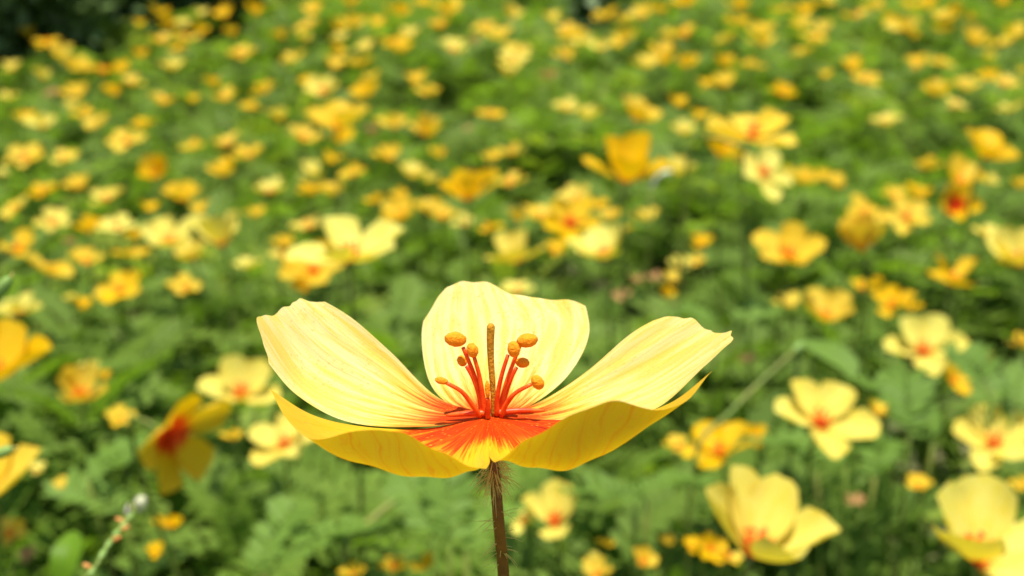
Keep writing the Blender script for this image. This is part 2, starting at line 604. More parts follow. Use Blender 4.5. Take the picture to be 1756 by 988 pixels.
foot = Vector((C0.x + 0.006, C0.y + 0.004, rise(C0.y)))
hero = thing('flower', 'large sharp pale yellow flower with orange red heart on a hairy brown stem', 'flower', foot, 'yellow flowers of the meadow')
BACK = [
    [(838, 712, 8), (839, 710, 10), (841, 709, 10), (843, 710, 10), (844, 712, 8)],
    [(778, 700, 62), (808, 690, 74), (842, 685, 76), (875, 690, 74), (908, 698, 62)],
    [(737, 655, 128), (780, 632, 150), (843, 624, 158), (912, 630, 150), (972, 648, 128)],
    [(723, 575, 205), (772, 553, 232), (845, 548, 242), (930, 553, 232), (1010, 572, 200)],
    [(736, 507, 272), (776, 487, 292), (826, 482, 300), (900, 509, 292), (998, 496, 270)],
]
LEFTB = [
    [(838, 710, 5), (837, 711, 4), (836, 712, 2), (836, 714, 0), (837, 716, -3)],
    [(750, 683, 62), (742, 693, 48), (735, 704, 28), (728, 720, 0), (725, 733, -32)],
    [(668, 605, 115), (646, 632, 96), (627, 664, 66), (612, 699, 22), (600, 728, -20)],
    [(600, 543, 150), (566, 575, 128), (532, 612, 95), (515, 652, 50), (510, 680, 5)],
    [(528, 500, 175), (503, 516, 150), (468, 538, 112), (440, 548, 62), (452, 612, 25)],
]
RIGHTB = [
    [(843, 710, 5), (844, 711, 4), (845, 712, 2), (845, 714, 0), (844, 716, -3)],
    [(918, 692, 60), (930, 699, 48), (938, 709, 28), (943, 722, 0), (940, 733, -32)],
    [(1003, 636, 112), (1013, 655, 94), (1023, 680, 64), (1030, 704, 22), (1034, 724, -20)],
    [(1082, 570, 148), (1108, 598, 126), (1128, 630, 94), (1138, 662, 50), (1130, 694, 5)],
    [(1150, 536, 172), (1188, 546, 150), (1225, 570, 114), (1266, 572, 66), (1212, 622, 25)],
]
FRONTR = [
    [(840, 714, -4), (841, 714, -3), (842, 714, -2), (843, 713, -1), (844, 712, 0)],
    [(838, 738, -55), (862, 745, -76), (887, 742, -76), (930, 736, -58), (952, 722, -25)],
    [(838, 762, -112), (882, 787, -152), (945, 792, -168), (1030, 767, -132), (1072, 714, -50)],
    [(840, 783, -172), (895, 797, -230), (990, 793, -268), (1092, 748, -212), (1150, 690, -88)],
    [(850, 797, -235), (925, 742, -290), (1035, 690, -296), (1150, 702, -212), (1223, 635, -128)],
]
FRONTL = [
    [(839, 714, -4), (838, 714, -3), (837, 714, -2), (836, 713, -1), (836, 712, 0)],
    [(843, 738, -56), (815, 748, -76), (795, 750, -76), (750, 744, -58), (735, 733, -22)],
    [(843, 765, -114), (795, 791, -150), (730, 797, -162), (650, 768, -130), (622, 731, -40)],
    [(840, 796, -176), (790, 811, -222), (690, 815, -250), (585, 779, -200), (535, 714, -72)],
    [(832, 810, -240), (752, 772, -290), (655, 737, -298), (522, 746, -225), (461, 670, -110)],
]
hero_petal(BACK, hero, 1, 0.16, 0.09, 0.08, 0.016)
hero_petal(LEFTB, hero, 2, 0.10, 0.04, 0.10, 0.018, 0.0)
hero_petal(RIGHTB, hero, 3, 0.10, 0.02, 0.30, 0.018, 0.0)
hero_petal(FRONTR, hero, 4, 0.05, 0.0, 1.0, 0.006, 0.12)  # front petals: shade of their undersides put into the deep tint
hero_petal(FRONTL, hero, 5, 0.05, 0.0, 0.97, 0.006, 0.12)

# stem, receptacle, bristles
stem_pts = [HP(846, 788, 0), HP(849, 818, -2), HP(854, 880, -4), HP(859, 935, 4), HP(864, 995, 14)]
tail = stem_pts[-1]
stem_pts += [tail + Vector((0.0015, 0.002, -0.03)), Vector((foot.x + 0.002, foot.y + 0.002, tail.z - 0.12)), Vector((foot.x, foot.y, foot.z - 0.004))]
sc_ = curve(stem_pts, 60)
V, F = tube([p - foot for p in sc_], [0.00056 + 0.00008 * min(1, i / 26) for i in range(60)], 14)
stem = mesh_obj('stem', V, F, M_STEMH, hero)
top = HP(842, 720, -4)
V, F = ellipsoid(top - foot + Vector((0, 0.0004, -0.0022)), Vector((0, 0.05, 1)), 0.0022, 0.0013, 0.0013, 14, 9)
mesh_obj('receptacle', V, F, M_SEPAL, hero)
hp = []
hr = random.Random(3)
for i in range(100):                       # bristles along the stem
    k = hr.randrange(2, 48)
    p = sc_[k]
    a = hr.uniform(0, 2 * math.pi)
    d = Vector((math.cos(a), math.sin(a), hr.uniform(-0.45, 0.1)))
    L = hr.uniform(0.0006, 0.0022)
    mid = p + d * (0.0009 + L * .5)
    hp.append(tube([p - foot + d * 0.0006, mid - foot, p - foot + d * (0.0009 + L) + Vector((0, 0, -0.0002))], [0.00004, 0.000032, 0.000012], 3, False))
for i in range(110):                       # brush of bristles under the petals
    a = hr.uniform(0, 2 * math.pi)
    p = sc_[0] + Vector((0, 0, hr.uniform(-0.0024, 0.0012)))
    d = Vector((math.cos(a), math.sin(a), hr.uniform(-1.5, -0.1))).normalized()
    L = hr.uniform(0.0013, 0.0032)
    e = p + d * (0.0006 + L) + Vector((0, 0, -0.0004))
    hp.append(tube([p - foot + d * 0.0006, p - foot + d * (0.0006 + L * .55) + Vector((0, 0, 0.0001)), e - foot], [0.00005, 0.00004, 0.000012], 3, False))
V, F = join(hp)
o = mesh_obj('bristles', V, F, M_HAIR, stem)
o['kind'] = 'stuff'

# pistil
pp = curve([HP(846, 712, -2), HP(846, 680, 0), HP(842, 620, 6), HP(841, 585, 8), HP(842, 555, 10)], 26)
pr = [0.00023 + 0.00021 * (i / 25) for i in range(24)] + [0.00042, 0.00022]
V, F = tube([p - foot for p in pp], pr, 12)
mesh_obj('pistil', V, F, M_PISTIL, hero)

# stamens: red filament with an orange anther on it
ST = [  # filament path (px, py, yd) ..., anther centre, long axis (dx, dy), length, width
    ([(828, 712, -2), (824, 680, 2), (812, 640, 4), (794, 596, 4)], (781, 582, 4), (1, 0.12), 37, 25),
    ([(832, 712, -6), (828, 680, -4), (822, 645, -3), (813, 612, -3)], (810, 601, -3), (0.25, 1), 25, 20),
    ([(826, 710, 6), (822, 680, 12), (812, 650, 18), (800, 628, 20)], (792, 619, 20), (0.6, 1), 20, 16),
    ([(824, 714, -8), (812, 698, -14), (792, 672, -22), (766, 657, -26)], (757, 653, -26), (1, 0.22), 23, 12),
    ([(852, 712, -6), (853, 680, -6), (860, 645, -6), (871, 609, -6)], (881, 599, -6), (0.15, 1), 27, 22),
    ([(856, 711, 0), (862, 680, 4), (872, 645, 8), (891, 594, 10)], (904, 584, 10), (1, -0.18), 36, 24),
    ([(858, 709, 6), (866, 680, 14), (876, 650, 20), (886, 630, 22)], (896, 622, 22), (1, 0.15), 24, 18),
    ([(860, 714, -8), (868, 694, -14), (884, 674, -22), (911, 659, -24)], (922, 656, -24), (0.5, 0.85), 26, 21),
    ([(837, 716, -14), (837, 702, -16), (837, 692, -17), (836, 683, -18)], (836, 668, -18), (0.05, 1), 30, 9),
]
for i, (path, ac, ax, ln, wd_) in enumerate(ST):
    pts = curve([HP(*p) for p in path], 14)
    V, F = tube([p - foot for p in pts], [0.00029 - 0.00009 * k / 13 for k in range(14)], 10)
    st = mesh_obj('stamen', V, F, M_FILAMENT, hero)
    c = HP(*ac)
    axis = Vector((1, 0, 0)) * ax[0] - UP * ax[1] + FWD * 0.15
    V, F = ellipsoid(c - foot, axis, ln / 2 * UNIT, wd_ / 2 * UNIT, wd_ / 2 * UNIT * 0.8, 16, 12, FWD, 0.06, i)
    mesh_obj('anther', V, F, M_ANTHER, st)
for path in ([(834, 716, -6), (800, 717, -8), (765, 720, -6)], [(848, 716, -4), (890, 712, -2), (935, 712, 4)]):
    pts = curve([HP(*p) + Vector((0, 0, 0.0005)) for p in path], 10)
    V, F = tube([p - foot for p in pts], [0.00036, 0.00036, 0.00035, 0.00034, 0.00032, 0.0003, 0.00028, 0.00025, 0.0002, 0.0001], 8)
    mesh_obj('stamen', V, F, M_FILAMENT, hero)


# ------------------------------------------------------------------ field flowers
def field_petal(seed, nu=8, nv=7, curl=0.25, wmax=0.36, cupv=0.18):
    """Unit-length obovate petal along x, hollowed along its length and across."""
    r_ = random.Random(seed)
    V, uv, F = [], [], []
    ph = r_.uniform(0, 6.28)
    skew = r_.uniform(-0.05, 0.05)
    for i in range(nu):
        s = i / (nu - 1)
        w = wmax * (0.14 + 0.86 * math.sin(math.pi / 2 * min(1, s / 0.66)) ** 1.25)
        for j in range(nv):
            q = 2 * j / (nv - 1) - 1
            x = s * (1 - 0.26 * abs(q) ** 2.6 * s) + 0.02 * math.sin(7 * q + ph) * s ** 4
            y = q * w + skew * s * s
            z = curl * (s * s - 0.35 * s) + cupv * w * q * q * 1.6 + 0.022 * math.sin(5 * q + ph + 3 * s) * s
            V.append((x, y, z))
            uv.append((s, (q + 1) / 2))
    for i in range(nu - 1):
        for j in range(nv - 1):
            F.append((i * nv + j, (i + 1) * nv + j, (i + 1) * nv + j + 1, i * nv + j + 1))
    return V, F, uv


PETALS = []
for k, (cu, wm, cv) in enumerate(((0.16, 0.36, 0.20), (0.22, 0.32, 0.28), (0.10, 0.38, 0.15), (0.18, 0.34, 0.32))):
    o = mesh_obj('petal', *field_petal(k, 8, 7, cu, wm, cv)[:2], M_PETAL, None, field_petal(k, 8, 7, cu, wm, cv)[2])
    PETALS.append(o.data)
    bpy.data.objects.remove(o)

# heart of a field flower: small red dome with short stamens and a stub of style
hv = [ellipsoid((0, 0, 0.07), (0, 0, 1), 0.07, 0.09, 0.09, 10, 6, Vector((1, 0, 0)))]
for k in range(7):
    a = 2 * math.pi * k / 7
    e = Vector((math.cos(a) * .2, math.sin(a) * .2, .34 + .05 * (k % 2)))
    hv.append(tube([(math.cos(a) * .05, math.sin(a) * .05, .03), (math.cos(a) * .11, math.sin(a) * .11, .2), e], [.022, .018, .014], 4))
    hv.append(ellipsoid(e, (math.cos(a + 1), math.sin(a + 1), .2), .06, .038, .038, 6, 4, Vector((0, 0, 1))))
hv.append(tube([(0, 0, .05), (0.01, 0, .3), (0.02, .01, .46)], [.03, .028, .034], 5))
o = mesh_obj('flower_heart', *join(hv), M_CENTRE)
HEART = o.data
bpy.data.objects.remove(o)
TINT = {'b': 1.0, 'v': 0.0, 'p': 0.22, 'y': 0.70, 'g': 0.98, 'o': 1.0, 'd': 1.0}  # petal colour, with sunlit pale and shaded amber partly painted in

# small far flowers: one mesh each, petals joined
SMALL = []
for k in range(10):
    r_ = random.Random(50 + k)
    VV, FF, UU = [], [], []
    cup = (14, 32, 46, 24, 38, 8, 28, 20, 40, 30)[k]
    for i in range(5 if k % 3 else 4):
        v, f, uv = field_petal(k * 5 + i, 5, 4, 0.22, 0.38, 0.2)
        m = Euler((r_.uniform(-.12, .12), -R(cup + r_.uniform(-24, 24)), 2 * math.pi * i / 5 + r_.uniform(-.3, .3))).to_matrix() * r_.uniform(.7, 1.15)
        b = len(VV)
        VV += [m @ Vector(p) for p in v]
        FF += [tuple(q + b for q in x) for x in f]
        UU += uv
    o = mesh_obj('flower', VV, FF, M_PETAL, None, UU)
    SMALL.append((o.data, cup))
    bpy.data.objects.remove(o)

GROUP = 'yellow flowers of the meadow'
NF = [0]


def place_flower(px, py, wpx, col, kind='a', label=None, cup=None, tx=None, ty=None, az=None, near=0.55, dist=None, pet=None, yaw=0, throat=0.0, slim=1.0):
    r_ = random.Random(int(px * 131 + py * 17))
    if cup is None:
        cup = {'a': r_.uniform(14, 46), 'o': r_.uniform(14, 28), 'c': r_.uniform(42, 58)}[kind]
    if tx is None:
        tx = {'a': r_.uniform(-2, 22), 'o': r_.uniform(12, 30), 'c': r_.uniform(-6, 10)}[kind]
    if ty is None:
        ty = r_.uniform(-14, 14)
    if az is None:
        az = r_.uniform(0, 72)
    wide = 2 * 0.93 * (math.cos(R(cup)) + 0.12)
    dc = field_hit(px, py + 0.25 * wpx, 0.0)
    dw = FPX * 0.026 * wide / wpx
    d = dist or min(dc, max(near * dc, dw))
    rad = (1.4 if wpx < 40 else 1.16 if wpx < 50 else 1.06) * wpx * d / FPX / wide
    cup -= 10
    c = CAMP + ray(px, py) * d
    tilt = Euler((R(tx), R(ty), R(yaw))).to_matrix()
    # the blob seen in the photograph is the middle of the cup: set the heart a little below it
    c = c - tilt @ Vector((0, 0, rad * math.sin(R(cup)) * 0.42))
    small = wpx < 40 and label is None
    lean = Vector((r_.uniform(-.02, .02), r_.uniform(-.01, .02), 0))
    ft = Vector((c.x + lean.x, c.y + lean.y, rise(c.y + lean.y)))
    NF[0] += 1
    if small:
        me, _ = min(SMALL, key=lambda s: abs(s[1] - cup) + r_.uniform(0, 30))
        o = link('flower', me)
        o.location = c
        o.rotation_euler = (R(tx), R(ty), R(az))
        o.scale = (rad, rad, rad)
        o['tint'] = min(1, max(0, TINT[col] + r_.uniform(-.2, .15)))
        if col == 'b':
            o.material_slots[0].link = 'OBJECT'
            o.material_slots[0].material = M_BROWN
        st = mesh_obj('stem', *tube([Vector((0, 0, -0.02)), Vector((0, 0, -1.2)), Vector((.1, 0, -2.6))], [.035, .04, .05], 4), M_STEM, o)
        st.rotation_euler = (R(-tx), R(-ty), 0)
    else:
        o = thing('flower', '', 'flower', ft)
        if pet is None:
            pet = [(az + 72 * i + r_.uniform(-11, 11), cup + r_.uniform(-17, 17)) for i in range(5)]
            if label is None and r_.random() < 0.3:
                pet.pop(r_.randrange(5))
        own = r_.uniform(-.18, .12) if label is None else 0
        for (pa, pe) in pet:
            p = link('petal', r_.choice(PETALS), o)
            m = tilt.to_4x4() @ Euler((r_.uniform(-.2, .2), -R(pe), R(pa))).to_matrix().to_4x4()
            p.matrix_local = Matrix.Translation(c - ft) @ m @ Matrix.Diagonal((rad * r_.uniform(.92, 1.06), rad * slim, rad, 1))
            p['throat'] = throat
            p['tint'] = min(1, max(0, TINT[col] + own + r_.uniform(-.12, .12)))
        h = link('flower_heart', HEART, o)
        h.matrix_local = Matrix.Translation(c - ft) @ tilt.to_4x4() @ Matrix.Diagonal((rad * .75, rad * .75, rad * .75, 1))
        dn = tilt @ Vector((0, 0, -1))
        pts = curve([c - ft + dn * rad * 0.02, c - ft + dn * 0.02 + Vector((0, 0, -.008)), (c - ft) * 0.45 + lean * .3, Vector((0, 0, -0.005))], 9)
        mesh_obj('stem', *tube(pts, [.0009 + .0006 * k / 8 for k in range(9)], 5), M_STEM, o)
    o['category'] = 'flower'
    o['group'] = GROUP
    o['label'] = label or ''
    return o


# flowers one can name: (px, py, width, colour, kind, label, short reference, options)
NAMED = [
    (302, 748, 185, 'd', 'a', 'drooping amber flower turned sideways with a dark red heart', 'the drooping amber flower', dict(cup=34, tx=99, ty=0, yaw=68, dist=.45, throat=0.2, pet=[(102, 22), (166, 10), (-128, 12), (-68, 24), (30, 30)])),
    (414, 668, 125, 'p', 'a', 'pale two-petalled bloom peeking out just behind the drooping amber flower', 'the pale bloom behind the drooping flower', dict(cup=38, tx=10, pet=[(135, 48), (42, 45), (-20, 15), (-95, 18), (190, 12)])),
    (488, 760, 128, 'p', 'a', 'pale yellow flower tucked under the tip of the sharp flower', 'the flower tucked under the sharp one', dict(cup=22, tx=12)),
    (138, 672, 84, 'y', 'a', 'half folded yellow flower with pale upper petal and orange heart, amid green leaves', 'the half folded yellow flower', dict(cup=52, tx=25)),
    (-16, 634, 190, 'g', 'c', 'big golden cup cut off by the edge, with one long curved petal', 'the big golden cup at the edge', dict(cup=38, tx=2, near=0.5, pet=[(4, 34), (75, 52), (150, 45), (-70, 30), (-140, 30)])),
    (-44, 850, 235, 'y', 'c', 'large close flower showing only one broad yellow petal at the edge', 'the single broad petal at the edge', dict(cup=34, tx=0, near=0.5, pet=[(10, 40), (85, 36), (150, 30), (-70, 20), (-140, 20)])),
    (16, 915, 62, 'y', 'a', 'small orange-hearted flower below the single broad edge petal', 'the flower below the broad edge petal', dict(tx=25)),
    (30, 532, 68, 'v', 'a', 'creamy pale flower just above the big golden edge cup', 'the creamy flower above the edge cup', {}),
    (206, 498, 84, 'g', 'o', 'bright golden open flower with an orange heart standing alone among leaves', 'the lone bright golden flower', dict(tx=30)),
    (86, 466, 92, 'y', 'a', 'broad lemon flower with cupped petals near the lone golden flower', 'the broad lemon flower', {}),
    (1300, 924, 222, 'p', 'c', 'tall pale cup flower with four upright petals and golden underside', 'the tall pale cup', dict(cup=46, tx=8, near=0.6, pet=[(166, 38), (112, 46), (62, 42), (4, 24), (-84, 32)], slim=.8)),
    (1676, 934, 225, 'v', 'a', 'large cream flower with one dark golden petal facing out, at the corner', 'the large cream corner flower', dict(cup=46, tx=8, near=0.6, pet=[(152, 62), (62, 42), (-132, 44), (-4, 4), (-60, 12)])),
    (1406, 724, 176, 'p', 'o', 'wide open starry flower with a dark red heart and gaps between petals', 'the starry dark-hearted flower', dict(cup=20, tx=22, dist=.47, pet=[(115, 14), (48, 14), (-18, 8), (-95, 6), (172, 16)])),
    (1583, 600, 134, 'v', 'o', 'near-white open flower with a small orange heart', 'the near-white flower', dict(cup=26, tx=26, pet=[(112, 26), (48, 20), (-6, 8), (178, 12), (-92, 10)])),
    (1706, 756, 135, 'p', 'a', 'pale yellow flower with an orange base above the large cream flower', 'the pale flower above the cream one', dict(cup=32, tx=28, ty=-8)),
    (1235, 775, 130, 'g', 'o', 'flat golden flower with orange heart beside the slanting green stalk', 'the flat golden flower', dict(cup=22, tx=4)),
    (1636, 652, 54, 'o', 'a', 'small golden flower hanging just below the near-white flower', 'the small one under the near-white flower', dict(tx=40)),
    (1415, 541, 100, 'y', 'a', 'lemon flower with crowded petals above the starry flower', 'the crowded lemon flower', dict(cup=36, tx=20)),
    (1530, 522, 76, 'g', 'a', 'rumpled golden flower beside two amber withered ones', 'the rumpled golden flower', {}),
    (1635, 474, 94, 'g', 'c', 'golden flower with two upright horns of petal and an empty gap', 'the two-horned golden flower', dict(cup=44, tx=-4, pet=[(165, 46), (12, 46), (-90, 12), (90, 6)])),
    (1353, 438, 126, 'y', 'o', 'bright open yellow flower with a vivid orange heart', 'the bright open yellow flower', dict(cup=26, tx=30)),
    (1746, 438, 95, 'p', 'c', 'pale trumpet-like flower cut off by the edge', 'the pale trumpet at the edge', dict(cup=55, tx=10, ty=-20)),
    (1477, 411, 80, 'y', 'c', 'cupped yellow flower below a cluster of three orange-hearted blooms', 'the cupped yellow flower', {}),
    (1482, 368, 76, 'y', 'o', 'upright yellow bloom with an orange heart, first of the clustered three', 'the clustered three', dict(tx=26)),
    (1555, 372, 84, 'y', 'o', 'wide yellow bloom with an orange heart, on the outer side of the clustered three', 'the wide clustered bloom', dict(tx=30)),
    (1637, 352, 74, 'o', 'a', 'dark rust-orange flower hanging under a golden one', 'the rust-orange flower', dict(cup=40, tx=62, throat=0.3)),  # wide throat: orange colour with this flower's shade painted in
    (1645, 308, 82, 'y', 'a', 'golden yellow flower right on top of the rust-orange one', 'the flower on the rust-orange one', {}),
    (1690, 264, 110, 'g', 'a', 'big golden flower spreading like wings above the rust-orange flower', 'the winged golden flower', dict(cup=30, tx=12)),
    (1308, 298, 104, 'v', 'o', 'very pale ivory flower with broad drooping petals', 'the ivory flower', dict(cup=14, tx=34, ty=20)),
    (1290, 230, 155, 'y', 'o', 'long-petalled yellow flower spread sideways with an orange-red heart', 'the long-petalled flower', dict(cup=22, tx=14, ty=10, near=0.5)),
    (1238, 258, 78, 'g', 'c', 'golden cup right under the long-petalled flower', 'the golden cup under the long petals', {}),
    (1074, 290, 122, 'g', 'c', 'large golden goblet with two upright petals', 'the golden goblet', dict(cup=50, tx=0, pet=[(142, 52), (38, 55), (-88, 28), (-20, 22), (200, 22)])),
    (1163, 292, 52, 'p', 'a', 'pale orange-based flower touching a curled white petal', 'the flower with the curled white petal', {}),
    (978, 382, 98, 'g', 'o', 'deep golden flower with a glowing orange heart in a crowded bunch', 'the glowing golden bunch', dict(tx=34, cup=22, throat=0.08)),
    (926, 370, 64, 'y', 'a', 'yellow flower leaning on the glowing golden one', 'the flower leaning on the golden bunch', {}),
    (1034, 430, 104, 'v', 'c', 'cream and amber cup just under the glowing golden bunch', 'the cream and amber cup', dict(cup=42, tx=8)),
    (884, 438, 90, 'p', 'c', 'pale twin-lobed flower behind the tip of the sharp back petal', 'the twin-lobed flower', dict(cup=44, tx=2, pet=[(130, 50), (45, 50), (-90, 34), (-20, 20), (200, 20)])),
    (887, 497, 60, 'v', 'a', 'cream flower half hidden behind the sharp back petal', 'the half hidden cream flower', {}),
    (600, 432, 172, 'v', 'c', 'large pale flower with two big cream petals above an amber base', 'the large two-petalled cream flower', dict(cup=34, tx=6, near=0.5, pet=[(122, 30), (30, 18), (-38, 18), (-112, 18), (182, 4)])),
    (538, 464, 110, 'y', 'o', 'bright yellow flower with a hot orange heart under the large cream one', 'the hot-hearted flower', dict(cup=24, tx=30, near=0.6)),
    (377, 408, 108, 'v', 'c', 'flower with two cream side petals round a shaded amber one', 'the cream and amber side flower', dict(cup=44, tx=0, pet=[(164, 46), (16, 44), (-90, 50), (90, 26)])),
    (288, 410, 96, 'v', 'a', 'cream flower with a blazing orange base in a dense bunch', 'the blazing-based bunch', dict(cup=38, tx=22)),
    (201, 388, 62, 'v', 'o', 'whitish faded flower with a pinkish heart', 'the whitish faded flower', {}),
    (804, 330, 74, 'g', 'c', 'amber cup flower beside a lighter square one', 'the amber cup', {}),
    (875, 314, 62, 'y', 'a', 'squarish yellow flower with an orange base beside the amber cup', 'the squarish yellow flower', {}),
    (950, 888, 118, 'p', 'c', 'pale flower with orange base split by a green sepal, beside the brown stem', 'the flower beside the brown stem', dict(cup=40, tx=10, pet=[(160, 40), (30, 44), (75, 36), (-90, 14)])),
    (1218, 942, 62, 'o', 'a', 'orange and yellow flower low beside the tall pale cup', 'the orange flower by the tall cup', dict(tx=40)),
    (732, 224, 56, 'y', 'c', 'rounded yellow flower alone over dark green leaves', 'the lone rounded flower', {}),
    (582, 208, 96, 'y', 'a', 'wide bright yellow flower in a tall golden cluster', 'the tall golden cluster', dict(near=0.7)),
    (1094, 198, 74, 'y', 'a', 'crown-shaped yellow flower above the golden goblet', 'the crown-shaped flower', {}),
    (970, 186, 46, 'p', 'o', 'flat pale flower, larger of a pair in the dark green hollow', 'the flat pale pair', {}),
    (1484, 138, 50, 'y', 'o', 'bright yellow flower tucked under a small amber one in the green slope', 'the flower under the amber flake', {}),
    (413, 93, 52, 'y', 'o', 'bright lemon flower isolated near the shrubs', 'the isolated lemon flower', {}),
    (878, 104, 56, 'p', 'a', 'pale yellow double-looking flower high on the slope', 'the pale double flower', {}),
    (676, 72, 46, 'g', 'a', 'golden flower in a cluster high on the slope', 'the high golden cluster', {}),
    (980, 62, 50, 'y', 'a', 'bright yellow flower below the small dark bush', 'the yellow flower below the dark bush', {}),
    (1604, 155, 46, 'y', 'c', 'yellow cup in an arc of four on the far slope', 'the arc of four', {}),
    (1393, 68, 46, 'y', 'a', 'broad yellow flower among golden bits high on the slope', 'the broad high flower', {}),
    (1176, 58, 50, 'y', 'a', 'stacked-looking yellow flower high on the slope', 'the stacked high flower', {}),
    (82, 74, 46, 'g', 'a', 'golden flower at the very foot of the dark shrubs', 'the foot of the dark shrubs', {}),
    (176, 122, 46, 'g', 'a', 'orange-golden flower in the dense band below the dark shrubs', 'the dense band below the shrubs', {}),
    (553, 154, 60, 'p', 'a', 'long pale yellow flower with a golden back petal', 'the long pale flower', {}),
    (217, 242, 64, 'y', 'a', 'yellow flower trailing a long golden petal', 'the trailing golden flower', {}),
    (383, 293, 54, 'g', 'c', 'round orange-gold flower under a pale slanting one', 'the round orange-gold flower', {}),
    (270, 297, 60, 'd', 'c', 'shaded amber flower with lighter lower lip', 'the shaded amber flower', dict(tx=50)),
    (42, 270, 62, 'y', 'a', 'yellow flower with an orange middle near the field edge', 'the orange-middled flower', dict(tx=30)),
    (1668, 68, 46, 'y', 'a', 'golden flower with a raised tip high on the slope', 'the raised-tip flower', {}),
]
